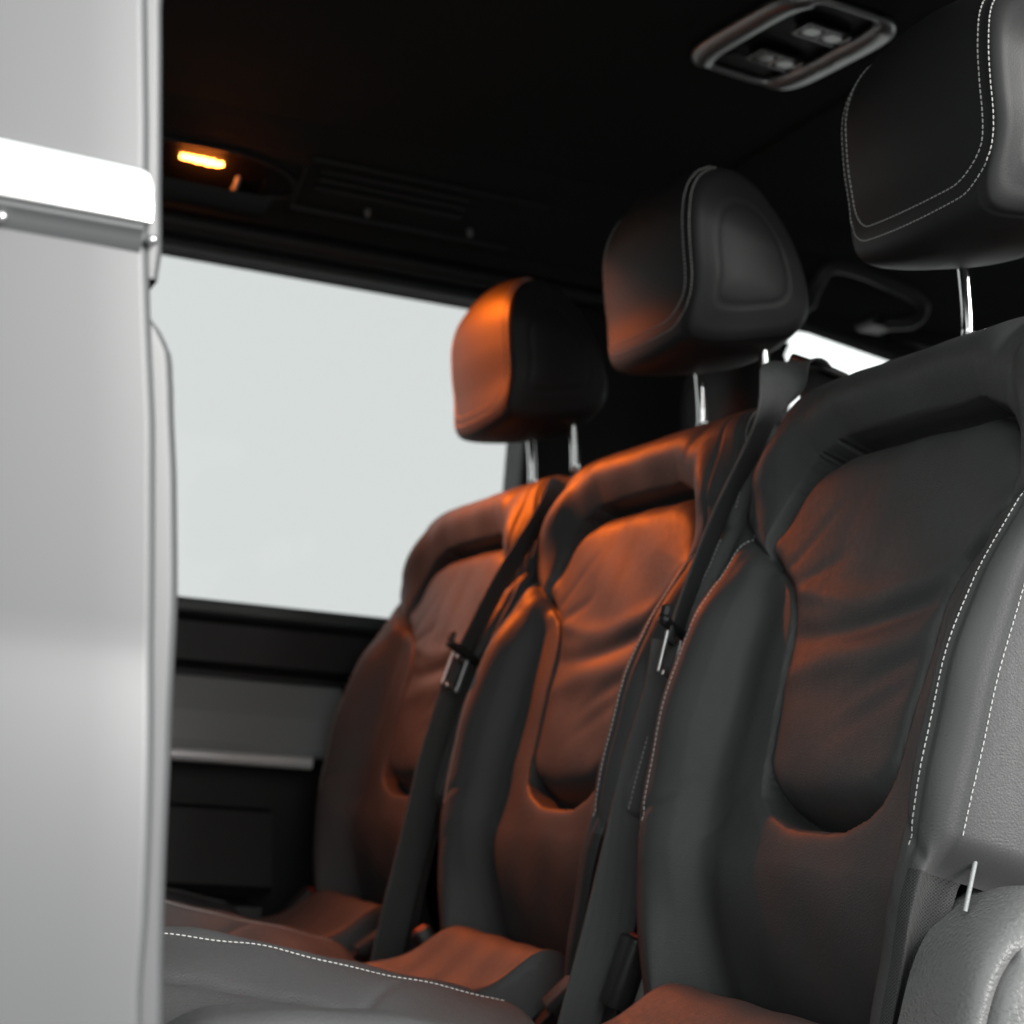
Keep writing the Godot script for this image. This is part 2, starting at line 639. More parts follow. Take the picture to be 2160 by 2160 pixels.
func build_backrest(seat: Node3D) -> void:
	outline_ = PackedVector2Array([Vector2(0, -0.010), Vector2(0.02, -0.010)])
	for k in 34:
		var v := lerpf(-0.008, 0.322, k / 33.0)
		outline_.append(Vector2(curve_at(HALF, v), v))
	outline_.append(Vector2(0.09, 0.326))
	outline_.append(Vector2(0, 0.327))
	var ss := PackedFloat32Array()
	for k in 110:
		ss.append(5.0 * k / 110)
	for k in 44:
		ss.append(5.0 + 5.0 * k / 44)
	for k in 13:
		ss.append(10.0 + 4.0 * k / 12.0)
	var vs := PackedFloat32Array()
	for k in 250:
		vs.append(lerpf(-0.2, 0.36, k / 250.0))
	for k in 23:
		vs.append(0.36 + 0.05 * k / 22.0)
	var cols := ss.size() * 2 - 1
	var rows := vs.size()
	var p := PackedVector3Array()
	for r in rows:
		for c in cols:
			var j := c - (ss.size() - 1)
			p.append(back_point(ss[absi(j)], vs[r], -1.0 if j < 0 else 1.0))
	var idx := grid_index(rows, cols, false)
	var nrm := normals_of(p, idx)
	if nrm[120 * cols + ss.size() - 1].dot(S(0, 0, 1) - S(0, 0, 0)) < 0:
		idx = grid_index(rows, cols, true)
		nrm = normals_of(p, idx)
	var parts := {"insert_panel": PackedInt32Array(), "upper_hoop": PackedInt32Array(), "lower_cover": PackedInt32Array(), "bolster_facing": [PackedInt32Array(), PackedInt32Array()],
		"side_wing": [PackedInt32Array(), PackedInt32Array()], "fabric_side": [PackedInt32Array(), PackedInt32Array()], "back_shell": PackedInt32Array()}
	var t := 0
	for r in rows - 1:
		for c in cols - 1:
			var j := c - (ss.size() - 1)
			var s: float = ss[absi(j)] if j >= 0 else ss[absi(j + 1)]
			var v := vs[r]
			var six := idx.slice(t, t + 6)
			t += 6
			var side := 0 if j < 0 else 1
			var u := section(s, minf(v, 0.36)).x * curve_at(WIDE, v)
			if s > 10.4:
				parts.back_shell.append_array(six)
			elif s < 4.2 and v < 0.33 and v > -0.012 and panel_distance(u, v) > 0:
				parts.insert_panel.append_array(six)
			elif v > 0.214 + (u - 0.15) * 0.68 and v > 0.2:
				parts.upper_hoop.append_array(six)
			elif s < 5.62 or (v < -0.03 - 0.5 * maxf(0.0, s - 5.62) * 0.02 and s < 5.62):
				parts.lower_cover.append_array(six)
			elif v < -0.043:
				if s < 7.75:
					parts.fabric_side[side].append_array(six)
			elif s < 7.0:
				parts.bolster_facing[side].append_array(six)
			else:
				parts.side_wing[side].append_array(six)
	for k in parts:
		var m: Material = mats.leather
		if k == "fabric_side":
			m = mats.mesh_fabric
		elif k == "back_shell":
			m = mats.black_plastic
		for one in (parts[k] if parts[k] is Array else [parts[k]]):
			obj(k, mesh_of(p, nrm, one), m, seat)
	var lines := []
	for side in [-1.0, 1.0]:
		lines.append(stitch_line(5.42, -0.025, 0.246, side))
		lines.append(stitch_line(7.22, -0.012, 0.252, side))
		lines.append(stitch_line(7.6, 0.285, 0.392, side))
	var o := obj("stitching", stitch_mesh(lines), mats.thread, seat)
	o.set_meta("kind", "stuff")
	# the frame inside, seen in the gap over the side cover
	var st := SurfaceTool.new()
	st.begin(Mesh.PRIMITIVE_TRIANGLES)
	st.set_smooth_group(-1)
	for side in [-1.0, 1.0]:
		add_block(st, Transform3D(Basis.IDENTITY, S(side * 0.155, -0.11, -0.05)), Vector3(0.03, 0.20, 0.03), 0.004)
	add_block(st, Transform3D(Basis.IDENTITY, S(0, -0.08, -0.08)), Vector3(0.03, 0.22, 0.36), 0.004)
	st.generate_normals()
	obj("seat_frame", st.commit(), mats.dark_steel, seat)


const HEAD := [
	[0.036, 0.467], [0.052, 0.480], [0.062, 0.520], [0.078, 0.560], [0.089, 0.595], [0.090, 0.625], [0.080, 0.650], [0.060, 0.665], [0.030, 0.668], [-0.002, 0.654], [-0.035, 0.624],
	[-0.063, 0.587], [-0.078, 0.560], [-0.082, 0.535], [-0.070, 0.513], [-0.036, 0.494], [0.002, 0.476],
]


func head_profile(t: float) -> Vector2:
	var n := HEAD.size()
	var i := posmod(int(floor(t)), n)
	var f := t - floorf(t)
	var g := func(k: int) -> Vector2: return Vector2(HEAD[posmod(k, n)][0], HEAD[posmod(k, n)][1])
	return (g.call(i) as Vector2).cubic_interpolate(g.call(i + 1), g.call(i - 1), g.call(i + 2), f)


func head_point(t: float, u: float) -> Vector3:
	# u up to 0.098 lies on the wrapped front and back; beyond it k closes towards the middle of the flank
	var q := head_profile(t)
	var c := Vector2(0.008, 0.568)
	var a := absf(u)
	var k := 1.0
	var x := a
	if a > 0.090:
		var e := (a - 0.090) / 0.03             # 0 .. 1+ round the corner, then over the flank
		if e < 1.0:
			k = 1.0 - 0.20 * (1 - cos(e * PI / 2))
			x = 0.090 + 0.018 * sin(e * PI / 2)
		else:
			var f := minf(e - 1.0, 1.0)
			k = 0.80 * (1 - f)
			x = 0.108 + 0.007 * (1 - (1 - f) * (1 - f))
			x -= 0.0016 * gauss(k - 0.56, 0.02)
	var w := c + (q - c) * k * 0.97
	var seam := gauss(a - 0.0965, 0.0022)
	w -= (q - c).normalized() * 0.0022 * seam
	if a < 0.09:
		w += (q - c).normalized() * 0.010 * (1 - a * a / 0.0081)
	var narrow := 0.86 + 0.14 * ramp(w.y, 0.455, 0.55) - 0.15 * ramp(w.y, 0.585, 0.675)
	return S(signf(u) * x * narrow + 0.014, w.y, w.x)


func head_front_t(v: float) -> float:
	var lo := 0.4
	var hi := 7.4
	for k in 24:
		var m := (lo + hi) / 2
		if head_profile(m).y < v:
			lo = m
		else:
			hi = m
	return lo


func build_headrest(seat: Node3D) -> void:
	var us := PackedFloat32Array()
	for k in 15:
		us.append(0.090 * k / 14)
	for k in range(1, 9):
		us.append(0.090 + 0.03 * k / 8)
	for k in range(1, 22):
		us.append(0.120 + 0.03 * k / 21)
	var cols := 150
	var rows := us.size() * 2 - 1
	var p := PackedVector3Array()
	for r in rows:
		var j := r - (us.size() - 1)
		for c in cols:
			p.append(head_point(17.0 * c / cols, us[absi(j)] * (-1.0 if j < 0 else 1.0)))
	# the seam along the bottom of the front
	var idx := grid_index(rows, cols, false, true)
	var nrm := normals_of(p, idx)
	if nrm[(us.size() - 1) * cols + 40].dot(S(0, 0, 1) - S(0, 0, 0)) < 0:
		idx = grid_index(rows, cols, true, true)
		nrm = normals_of(p, idx)
	var head := obj("headrest", mesh_of(p, nrm, idx), mats.leather_fine, seat)
	var lines := []
	for off in [-0.0055, 0.0055]:
		var uv := PackedVector2Array()
		var x0: float = 0.0965 + off
		var y0: float = 0.486 - off
		for k in 31:
			uv.append(Vector2(-x0, lerpf(0.662, y0 + 0.03, k / 30.0)))
		for k in range(1, 9):
			var a := k / 8.0 * PI / 2
			uv.append(Vector2(-x0 + 0.03 * (1 - cos(a)), y0 + 0.03 * (1 - sin(a))))
		for k in range(1, 20):
			uv.append(Vector2(lerpf(-x0 + 0.03, x0 - 0.03, k / 20.0), y0))
		var half := uv.slice(0, 39)
		for k in range(half.size() - 1, -1, -1):
			uv.append(Vector2(-half[k].x, half[k].y))
		var pts := PackedVector3Array()
		var ns := PackedVector3Array()
		for q in uv:
			var t := head_front_t(q.y)
			var a := head_point(t, q.x)
			var d1 := head_point(t + 0.05, q.x) - head_point(t - 0.05, q.x)
			var d2 := head_point(t, q.x + 0.001) - head_point(t, q.x - 0.001)
			var nn := d1.cross(d2).normalized()
			if nn.dot(a - S(0.012, 0.568, 0.0)) < 0:
				nn = -nn
			pts.append(a)
			ns.append(nn)
		lines.append([pts, ns])
	var o := obj("stitching", stitch_mesh(lines), mats.thread, head)
	o.set_meta("kind", "stuff")
	for side in [-1.0, 1.0]:
		var pp := PackedVector3Array([S(side * 0.07, 0.34, -0.092), S(side * 0.07, 0.40, -0.088), S(side * 0.07, 0.44, -0.082), S(side * 0.07, 0.475, -0.072), S(side * 0.07, 0.53, -0.050)])
		obj("headrest_post", tube(smooth_line(pp, 4), [0.0058], 16), mats.chrome, head)
		obj("post_collar", tube(PackedVector3Array([S(side * 0.07, 0.385, -0.089), S(side * 0.07, 0.408, -0.0875)]), [0.0115, 0.0115], 16), mats.black_plastic, head)


const CREST := [[0.15, 0.035], [0.25, 0.052], [0.35, 0.054], [0.45, 0.042], [0.55, 0.026], [0.62, 0.013], [0.70, 0.002], [0.8, 0.0]]


func cushion_y(u: float, x: float) -> float:
	var a := absf(u)
	var y := -0.188
	y += curve_at(CREST, x) * ramp(a, 0.07, 0.195) * (1 - ramp(a, 0.205, 0.30) * 0.6)
	y += 0.012 * ramp(x, 0.5, 0.2)
	var on_roll := 1 - ramp(a, 0.118, 0.146)
	y += 0.046 * gauss(x - 0.690, 0.050) * on_roll
	y -= 0.095 * (1 - on_roll) * ramp(x, 0.575, 0.665)
	y -= 0.022 * gauss(a - 0.150, 0.010) * ramp(x, 0.58, 0.63)
	y -= 0.006 * exp(-absf(x - 0.615 + 0.25 * a) / 0.006) * on_roll
	y -= 0.0035 * exp(-absf(a - 0.105 - 0.10 * (0.6 - x)) / 0.004) * (1 - ramp(x, 0.58, 0.62))
	y -= 0.0035 * exp(-absf(x - 0.40 - 0.9 * (a - 0.09)) / 0.004) * ramp(a, 0.11, 0.12) * (1 - ramp(a, 0.17, 0.19))
	y -= ramp(x, 0.735, 0.80) * 0.07
	y -= ramp(0.24 - x, 0.0, 0.10) * 0.05
	y += 0.0012 * sin(x * 70 + u * 30) * sin(u * 55 - x * 18)
	return y


func build_cushion(seat: Node3D) -> void:
	var cols := 150      # along x
	var rows := 121      # across
	var f := func(r: int, c: int) -> Vector3:
		var x := lerpf(0.14, 0.80, float(c) / (cols - 1))
		var e := absf(r - 60.0) / 60.0
		var sgn := signf(r - 60.0)
		var u := minf(e / 0.9, 1.0) * 0.215
		var over := maxf(0.0, e - 0.9) / 0.1
		var y := cushion_y(u * sgn, x) - 0.13 * over * over - 0.010 * over
		return Vector3(x, y, (u + 0.020 * sin(minf(1, over * 1.6) * PI / 2)) * sgn) - SEAT_BASE
	var p := PackedVector3Array()
	for r in rows:
		for c in cols:
			p.append(f.call(r, c))
	var idx := grid_index(rows, cols, false)
	var nrm := normals_of(p, idx)
	if nrm[60 * cols + 75].y < 0:
		idx = grid_index(rows, cols, true)
		nrm = normals_of(p, idx)
	var parts := {"seat_pad": PackedInt32Array(), "cushion_roll": PackedInt32Array(), "bolster_left": PackedInt32Array(), "bolster_right": PackedInt32Array()}
	var t := 0
	for r in rows - 1:
		for c in cols - 1:
			var six := idx.slice(t, t + 6)
			t += 6
			var x := lerpf(0.14, 0.80, float(c) / (cols - 1))
			var a := absf(r + 0.5 - 60.0) / 60.0 / 0.9 * 0.215
			if x > 0.615 - 0.25 * a and a < 0.140:
				parts.cushion_roll.append_array(six)
			elif a < 0.105 + 0.10 * (0.6 - x):
				parts.seat_pad.append_array(six)
			else:
				parts["bolster_left" if r < 60 else "bolster_right"].append_array(six)
	for k in parts:
		obj("cushion_bolster" if k.begins_with("bolster") else k, mesh_of(p, nrm, parts[k]), mats.leather, seat)
	var lines := []
	for side in [-1.0, 1.0]:
		for spec in ([[0.2, 0.0, 0.25, 0.66]] if side < 0 else [[0.098, 0.10, 0.25, 0.58]]):
			var pts := PackedVector3Array()
			var ns := PackedVector3Array()
			for k in 61:
				var x := lerpf(spec[2], spec[3], k / 60.0)
				var u: float = (spec[0] + spec[1] * (0.6 - x)) * side
				pts.append(Vector3(x, cushion_y(u, x), u) - SEAT_BASE)
				ns.append(Vector3(cushion_y(u, x - 0.004) - cushion_y(u, x + 0.004), 0.008, cushion_y(u - 0.004, x) - cushion_y(u + 0.004, x)).normalized())
			lines.append([pts, ns])
	var o := obj("stitching", stitch_mesh(lines), mats.thread, seat)
	o.set_meta("kind", "stuff")
	var st := SurfaceTool.new()
	st.begin(Mesh.PRIMITIVE_TRIANGLES)
	st.set_smooth_group(-1)
	add_block(st, Transform3D(Basis.IDENTITY, Vector3(0.48, -0.275, 0) - SEAT_BASE), Vector3(0.60, 0.05, 0.40), 0.01)
	add_block(st, Transform3D(Basis.IDENTITY, Vector3(0.50, -0.45, 0) - SEAT_BASE), Vector3(0.30, 0.30, 0.34), 0.01)
	st.generate_normals()
	obj("seat_base", st.commit(), mats.black_plastic, seat)


func build_side_cover(seat: Node3D) -> void:
	# the moulded cover over the backrest hinge, a bulging shield on the door side
	var rim := PackedVector2Array()
	var ctrl := [[0.680, -0.17], [0.688, -0.128], [0.700, -0.086], [0.719, -0.059], [0.744, -0.041], [0.768, -0.037], [0.800, -0.045], [0.835, -0.07], [0.86, -0.11], [0.87, -0.17], [0.85, -0.25], [0.78, -0.29], [0.71, -0.28], [0.682, -0.23]]
	var n := ctrl.size()
	for i in n:
		for k in 6:
			var g := func(j: int) -> Vector2: return Vector2(ctrl[posmod(j, n)][0], ctrl[posmod(j, n)][1])
			rim.append((g.call(i) as Vector2).cubic_interpolate(g.call(i + 1), g.call(i - 1), g.call(i + 2), k / 6.0))
	var mid := Vector2(0.775, -0.16)
	var m := rim.size()
	var prof := [[1.0, 0.190], [1.0, 0.222], [0.985, 0.236], [0.955, 0.247], [0.91, 0.254], [0.85, 0.258], [0.835, 0.2535], [0.815, 0.2535], [0.80, 0.259], [0.74, 0.264], [0.62, 0.269], [0.45, 0.273], [0.25, 0.275], [0.0, 0.276]]
	var p := PackedVector3Array()
	for q in prof:
		for k in m:
			var d: Vector2 = rim[k] - mid
			var groove: float = 1.0 if rim[k].x < 0.725 and rim[k].y < -0.06 else 0.0
			var z: float = q[1]
			if q[0] < 0.84 and q[0] > 0.81:
				z = q[1] - 0.004 * groove + 0.004 * (1 - groove)
			var w: Vector2 = mid + d * q[0]
			p.append(Vector3(w.x, w.y, z) - SEAT_BASE)
	var idx := grid_index(prof.size(), m, false, true)
	var nrm := normals_of(p, idx)
	if nrm[(prof.size() - 2) * m].z < 0:
		idx = grid_index(prof.size(), m, true, true)
		nrm = normals_of(p, idx)
	obj("hinge_cover", mesh_of(p, nrm, idx), mats.cover_plastic, seat)
	obj("release_cable", tube(PackedVector3Array([Vector3(0.742, 0.02, 0.209) - SEAT_BASE, Vector3(0.733, 0.002, 0.213) - SEAT_BASE, Vector3(0.718, -0.055, 0.216) - SEAT_BASE]), [0.0016], 10), mats.arm_rest, seat)


func build_seats() -> void:
	var seat := thing("van_seat", "", "seat", W(SEAT_BASE.x, SEAT_BASE.y, ROW_Z), "row of leather seats")
	build_backrest(seat)
	build_headrest(seat)
	build_cushion(seat)
	var says := ["nearest black leather seat, grey in the daylight, with the hinge cover beside its backrest", "middle black leather seat of the row, its backrest lit orange by the lamp", "farthest black leather seat of the row, standing against the pale side window"]
	for k in 3:
		var s := seat
		if k > 0:
			s = seat.duplicate()
			s.name = numbered("van_seat")
			add_child(s, true)
			s.position = W(SEAT_BASE.x, SEAT_BASE.y, ROW_Z - PITCH * k)
		tag(s, says[k], "seat", "row of leather seats")
	build_side_cover(seat)      # only the seat by the door shows its hinge cover


# ---------------------------------------------------------------- belts
func build_belts() -> void:
	# belt between the near and the middle seat
	var b := thing("seat_belt", "wide grey seat belt hanging between the nearest and the middle seat, with bright tongue", "seat belt", W(0.70, -0.60, -1.41), "seat belts")
	var o := b.position
	var run := smooth_line(PackedVector3Array([W(0.885, 0.33, -1.40), W(0.872, 0.405, -1.40), W(0.850, 0.418, -1.40), W(0.832, 0.395, -1.402), W(0.815, 0.345, -1.405), W(0.780, 0.262, -1.41), W(0.752, 0.18, -1.412), W(0.742, 0.14, -1.412)]), 6)
	var side := PackedVector3Array()
	for k in run.size():
		side.append(Vector3(0.35, 0, 1).lerp(Vector3(0.8, 0, -0.80), ramp(k, 9, 26)))
		run[k] -= o
	obj("shoulder_strap", strap(run, side, 0.046), mats.webbing, b)
	run = smooth_line(PackedVector3Array([W(0.744, 0.145, -1.412), W(0.742, 0.10, -1.418), W(0.727, 0.03, -1.425), W(0.715, -0.04, -1.428), W(0.700, -0.12, -1.43), W(0.684, -0.19, -1.43), W(0.672, -0.25, -1.43)]), 6)
	side = PackedVector3Array()
	for k in run.size():
		side.append(Vector3(1, 0, 0.25))
		run[k] -= o
	obj("lap_strap", strap(run, side, 0.046), mats.webbing, b)
	tongue(b, W(0.743, 0.150, -1.408) - o, Basis(Vector3.UP, 0.5) * Basis(Vector3.BACK, -0.30))
	var g := obj("belt_guide", slab(Transform3D(Basis(Vector3.RIGHT, -1.2) * Basis(Vector3.UP, 0.2), W(0.872, 0.412, -1.40) - o), round_rect(Vector2.ZERO, Vector2(0.035, 0.075), 0.012), 0.010, 0.004), mats.black_plastic, b)
	g.set_meta("label", "black plastic belt outlet on the shoulder of the seat")
	# belt between the middle and the far seat
	var b2 := thing("seat_belt", "narrow dark seat belt between the middle and the farthest seat, its silver tongue hanging free", "seat belt", W(0.70, -0.60, -1.89), "seat belts")
	o = b2.position
	run = smooth_line(PackedVector3Array([W(0.895, 0.29, -1.875), W(0.880, 0.355, -1.875), W(0.855, 0.372, -1.878), W(0.826, 0.352, -1.88), W(0.800, 0.315, -1.882), W(0.760, 0.24, -1.888), W(0.728, 0.165, -1.892), W(0.720, 0.148, -1.892)]), 6)
	side = PackedVector3Array()
	for k in run.size():
		side.append(Vector3(0.35, 0, 1).lerp(Vector3(0.8, 0, -0.80), ramp(k, 9, 26)))
		run[k] -= o
	obj("shoulder_strap", strap(run, side, 0.046), mats.webbing, b2)
	run = smooth_line(PackedVector3Array([W(0.722, 0.150, -1.892), W(0.715, 0.10, -1.90), W(0.700, 0.03, -1.905), W(0.688, -0.05, -1.908), W(0.672, -0.14, -1.91), W(0.660, -0.22, -1.91)]), 6)
	side = PackedVector3Array()
	for k in run.size():
		side.append(Vector3(0.85, 0, -0.35))
		run[k] -= o
	obj("lap_strap", strap(run, side, 0.046), mats.webbing, b2)
	tongue(b2, W(0.720, 0.150, -1.882) - o, Basis(Vector3.UP, 0.35) * Basis(Vector3.BACK, -0.35))
	# buckles standing in the gaps of the cushions
	buckle("black belt buckle with orange-lit top in the gap left of the nearest seat", W(0.706, -0.146, -1.400), Basis(Vector3.BACK, -0.25) * Basis(Vector3.RIGHT, 0.1), Vector3(0.024, 0.062, 0.030))
	buckle("belt buckle sunk in the pocket at the far end of the middle seat cushion", W(0.680, -0.172, -1.812), Basis(Vector3.BACK, 0.6) * Basis(Vector3.RIGHT, -0.25), Vector3(0.022, 0.050, 0.028))
	buckle("belt buckle at the near end of the middle seat cushion, beside the wide grey belt", W(0.692, -0.172, -1.478), Basis(Vector3.BACK, -0.7) * Basis(Vector3.RIGHT, 0.3), Vector3(0.022, 0.050, 0.030))
	buckle("belt buckle leaning at the near end of the farthest seat cushion", W(0.668, -0.172, -1.945), Basis(Vector3.BACK, -0.9) * Basis(Vector3.RIGHT, 0.2), Vector3(0.018, 0.060, 0.026))
	buckle("dark belt buckle against the side wall, beyond the farthest seat cushion", W(0.672, -0.172, -2.312), Basis(Vector3.BACK, -0.7) * Basis(Vector3.RIGHT, 0.2), Vector3(0.026, 0.062, 0.030))


func tongue(b: Node3D, at: Vector3, turn: Basis) -> void:
	var st := SurfaceTool.new()
	st.begin(Mesh.PRIMITIVE_TRIANGLES)
	st.set_smooth_group(-1)
	var t := Transform3D(turn, at)
	add_block(st, t * Transform3D(Basis.IDENTITY, Vector3(0, 0.004, 0)), Vector3(0.060, 0.009, 0.011), 0.003)
	add_block(st, t * Transform3D(Basis.IDENTITY, Vector3(-0.027, 0.012, 0)), Vector3(0.008, 0.014, 0.010), 0.003)
	add_block(st, t * Transform3D(Basis.IDENTITY, Vector3(0.027, 0.012, 0)), Vector3(0.008, 0.014, 0.010), 0.003)
	st.generate_normals()
	obj("tongue_handle", st.commit(), mats.trim_plastic, b)
	st = SurfaceTool.new()
	st.begin(Mesh.PRIMITIVE_TRIANGLES)
	st.set_smooth_group(-1)
	for s in [-1.0, 1.0]:
		add_block(st, t * Transform3D(Basis.IDENTITY, Vector3(s * 0.0115 - 0.004, -0.022, 0)), Vector3(0.0055, 0.040, 0.0026), 0.0007)
		add_block(st, t * Transform3D(Basis.IDENTITY, Vector3(-0.004, -0.022 + s * 0.0178, 0)), Vector3(0.0135, 0.0052, 0.0026), 0.0007)
	st.generate_normals()
	obj("tongue_plate", st.commit(), mats.satin, b)


func buckle(label: String, at: Vector3, turn: Basis, size: Vector3) -> void:
	var b := thing("belt_buckle", label, "belt buckle", at - Vector3(0, 0.05, 0), "belt buckles")
	var t := Transform3D(turn, Vector3(0, 0.05, 0))
	obj("buckle_body", slab(t * Transform3D(Basis(Vector3.RIGHT, -PI / 2), Vector3(0, -size.y / 2, 0)), round_rect(Vector2.ZERO, Vector2(size.x, size.z), size.x * 0.35), size.y, 0.004), mats.trim_plastic, b)
	obj("release_button", block(t * Vector3(0, size.y / 2 + 0.001, size.z * 0.12), Vector3(size.x * 0.6, 0.004, size.z * 0.5), 0.0012, turn), mats.red_button, b)
	var st := SurfaceTool.new()
	st.begin(Mesh.PRIMITIVE_TRIANGLES)
	st.set_smooth_group(-1)
	add_block(st, Transform3D(turn, t * Vector3(0, -size.y / 2 - 0.045, 0)), Vector3(0.006, 0.09, 0.022), 0.001)
	st.generate_normals()
	obj("buckle_stalk", st.commit(), mats.dark_steel, b)


# ---------------------------------------------------------------- the van's inside
func liner(x0: float, x1: float, drop: float) -> ArrayMesh:
	var prof := [[-0.84, 0.79], [-0.90, 0.835], [-0.98, 0.875], [-1.10, 0.893], [-1.3, 0.90], [-1.65, 0.903], [-2.0, 0.90], [-2.16, 0.895], [-2.24, 0.883], [-2.30, 0.86], [-2.35, 0.83], [-2.40, 0.80], [-2.415, 0.784]]
	var top := []
	for q in prof:
		top.append([q[0], 0.96])
	var o := PackedVector2Array()
	for q in prof:
		o.append(Vector2(q[0], q[1] - drop))
	o.append(Vector2(-2.52, 0.80 - drop))
	o.append(Vector2(-2.48, 0.90))
	o.append(Vector2(-2.30, 0.97))
	o.append(Vector2(-1.0, 0.97))
	o.append(Vector2(-0.80, 0.90))
	o.append(Vector2(-0.78, 0.80 - drop))
	return bar_x(o, x0, x1)


func slope(x: float, t: float, lift := 0.0) -> Vector3:
	# a place on the sloping edge of the roof lining over the far window, t down the slope
	return W(x, 0.86 - 0.06 * t - 0.857 * lift, -2.30 - 0.10 * t + 0.514 * lift)


func slope_frame(x: float, t: float, lift := 0.0) -> Transform3D:
	# x along the van, y up the slope, z out of it
	return Transform3D(Basis(Vector3.RIGHT, Vector3(0, 0.514, 0.857), Vector3(0, -0.857, 0.514)).orthonormalized(), slope(x, t, lift))


func build_shell() -> void:
	struct("ground", sheet(2, 2, func(r, c): return Vector3(-60 + 120 * c, 0, -60 + 120 * r)), mats.concrete)
	struct("floor", block(W(0.6, -0.64, -1.645), Vector3(4.2, 0.08, 1.72), 0.01), mats.carpet)
	struct("ceiling", liner(-1.4, 1.16, 0.0), mats.headliner)
	struct("ceiling", liner(1.166, 2.7, -0.008), mats.headliner).set_meta("label", "rear part of the roof lining")
	var seam := smooth_line(PackedVector3Array([W(1.163, 0.79, -0.86), W(1.163, 0.872, -0.98), W(1.163, 0.897, -1.3), W(1.163, 0.90, -1.65), W(1.163, 0.897, -2.0), W(1.163, 0.88, -2.24), W(1.163, 0.80, -2.40)]), 6)
	tag(obj("lining_seam", tube(seam, [0.005], 10), mats.headliner), "dark piping across the roof lining behind the console", "piping")
	var w := thing("side_wall", "black far side wall of the van with two windows, grey arm rest and bright strip", "van wall", W(0, -0.6, -2.45))
	var o := w.position
	var put := func(called: String, me: Mesh, m: Material) -> MeshInstance3D:
		var k := obj(called, me, m, w)
		k.position = -o
		return k
	# over the windows
	put.call("roof_rail", bar_x(round_rect(Vector2(-2.424, 0.768), Vector2(0.032, 0.028), 0.013, 5), -1.3, 1.42), mats.trim_plastic)
	put.call("upper_panel", bar_x(PackedVector2Array([Vector2(-2.43, 0.75), Vector2(-2.43, 0.80), Vector2(-2.54, 0.80), Vector2(-2.54, 0.75)]), -1.3, 1.42), mats.black_plastic)
	put.call("window_frame", bar_x(round_rect(Vector2(-2.452, 0.744), Vector2(0.03, 0.012), 0.004), -1.3, 1.01), mats.seal)
	put.call("window_frame", bar_x(round_rect(Vector2(-2.450, 0.228), Vector2(0.035, 0.022), 0.006), -1.3, 1.0), mats.seal)
	put.call("window_pane", slab(Transform3D(Basis.IDENTITY, W(0, 0, -2.478)), PackedVector2Array([Vector2(-1.25, 0.22), Vector2(1.015, 0.22), Vector2(1.015, 0.75), Vector2(-1.25, 0.75)]), 0.004, 0.001), mats.tinted_glass)
	put.call("pillar", slab(Transform3D(Basis.IDENTITY, W(0, 0, -2.50)), PackedVector2Array([Vector2(1.0, -0.62), Vector2(1.39, -0.62), Vector2(1.39, 0.60), Vector2(1.46, 0.76), Vector2(1.004, 0.76), Vector2(1.0, 0.46)]), 0.075, 0.012), mats.black_plastic)
	put.call("pillar", block(W(-1.33, 0.1, -2.46), Vector3(0.16, 1.44, 0.08), 0.01), mats.black_plastic)
	put.call("pillar", block(W(2.45, 0.1, -2.46), Vector3(0.5, 1.44, 0.08), 0.01), mats.black_plastic)
	put.call("rear_window_pane", slab(Transform3D(Basis.IDENTITY, W(0, 0, -2.488)), PackedVector2Array([Vector2(1.38, 0.22), Vector2(2.22, 0.22), Vector2(2.22, 0.80), Vector2(1.38, 0.80)]), 0.004, 0.001), mats.clear_tint)
	put.call("rear_window_frame", bar_x(round_rect(Vector2(-2.440, 0.818), Vector2(0.05, 0.03), 0.012, 5), 1.40, 2.24, 0.12), mats.headliner)
	# under the windows
	put.call("window_sill", bar_x(PackedVector2Array([Vector2(-2.42, 0.152), Vector2(-2.425, 0.205), Vector2(-2.44, 0.216), Vector2(-2.54, 0.216), Vector2(-2.54, 0.14), Vector2(-2.43, 0.145)]), -1.3, 1.0), mats.black_plastic)
	put.call("wall_panel", bar_x(PackedVector2Array([Vector2(-2.45, -0.62), Vector2(-2.45, 0.15), Vector2(-2.54, 0.15), Vector2(-2.54, -0.62)]), -1.3, 2.7), mats.black_plastic)
	put.call("wall_panel", bar_x(PackedVector2Array([Vector2(-2.46, 0.15), Vector2(-2.46, 0.222), Vector2(-2.54, 0.222), Vector2(-2.54, 0.15)]), 1.0, 2.7), mats.black_plastic)
	var arm := PackedVector2Array([Vector2(-2.448, 0.136), Vector2(-2.438, 0.139), Vector2(-2.428, 0.136), Vector2(-2.405, 0.09), Vector2(-2.392, 0.05), Vector2(-2.394, 0.038), Vector2(-2.404, 0.034), Vector2(-2.448, 0.034)])
	put.call("arm_rest", bar_x(arm, -1.2, 0.745, 0.008), mats.arm_rest)
	put.call("bright_strip", bar_x(round_rect(Vector2(-2.412, 0.021), Vector2(0.05, 0.0175), 0.0085, 8), -1.2, 0.70), mats.silver_trim)
	put.call("storage_pocket", bar_x(PackedVector2Array([Vector2(-2.448, -0.045), Vector2(-2.425, -0.05), Vector2(-2.40, -0.15), Vector2(-2.405, -0.16), Vector2(-2.448, -0.16)]), -1.2, 0.66), mats.black_plastic)
	put.call("lower_ledge", bar_x(PackedVector2Array([Vector2(-2.448, -0.168), Vector2(-2.37, -0.176), Vector2(-2.365, -0.20), Vector2(-2.448, -0.21)]), -1.2, 0.64), mats.trim_plastic)
	# the rest of the body that closes the room: bulkhead ahead, tail behind, and the near side each side of the doorway
	tag(obj("front_bulkhead", block(W(-1.42, 0.15, -1.645), Vector3(0.06, 1.62, 1.76), 0.01), mats.black_plastic), "black wall closing the cabin ahead of the seats", "bulkhead")
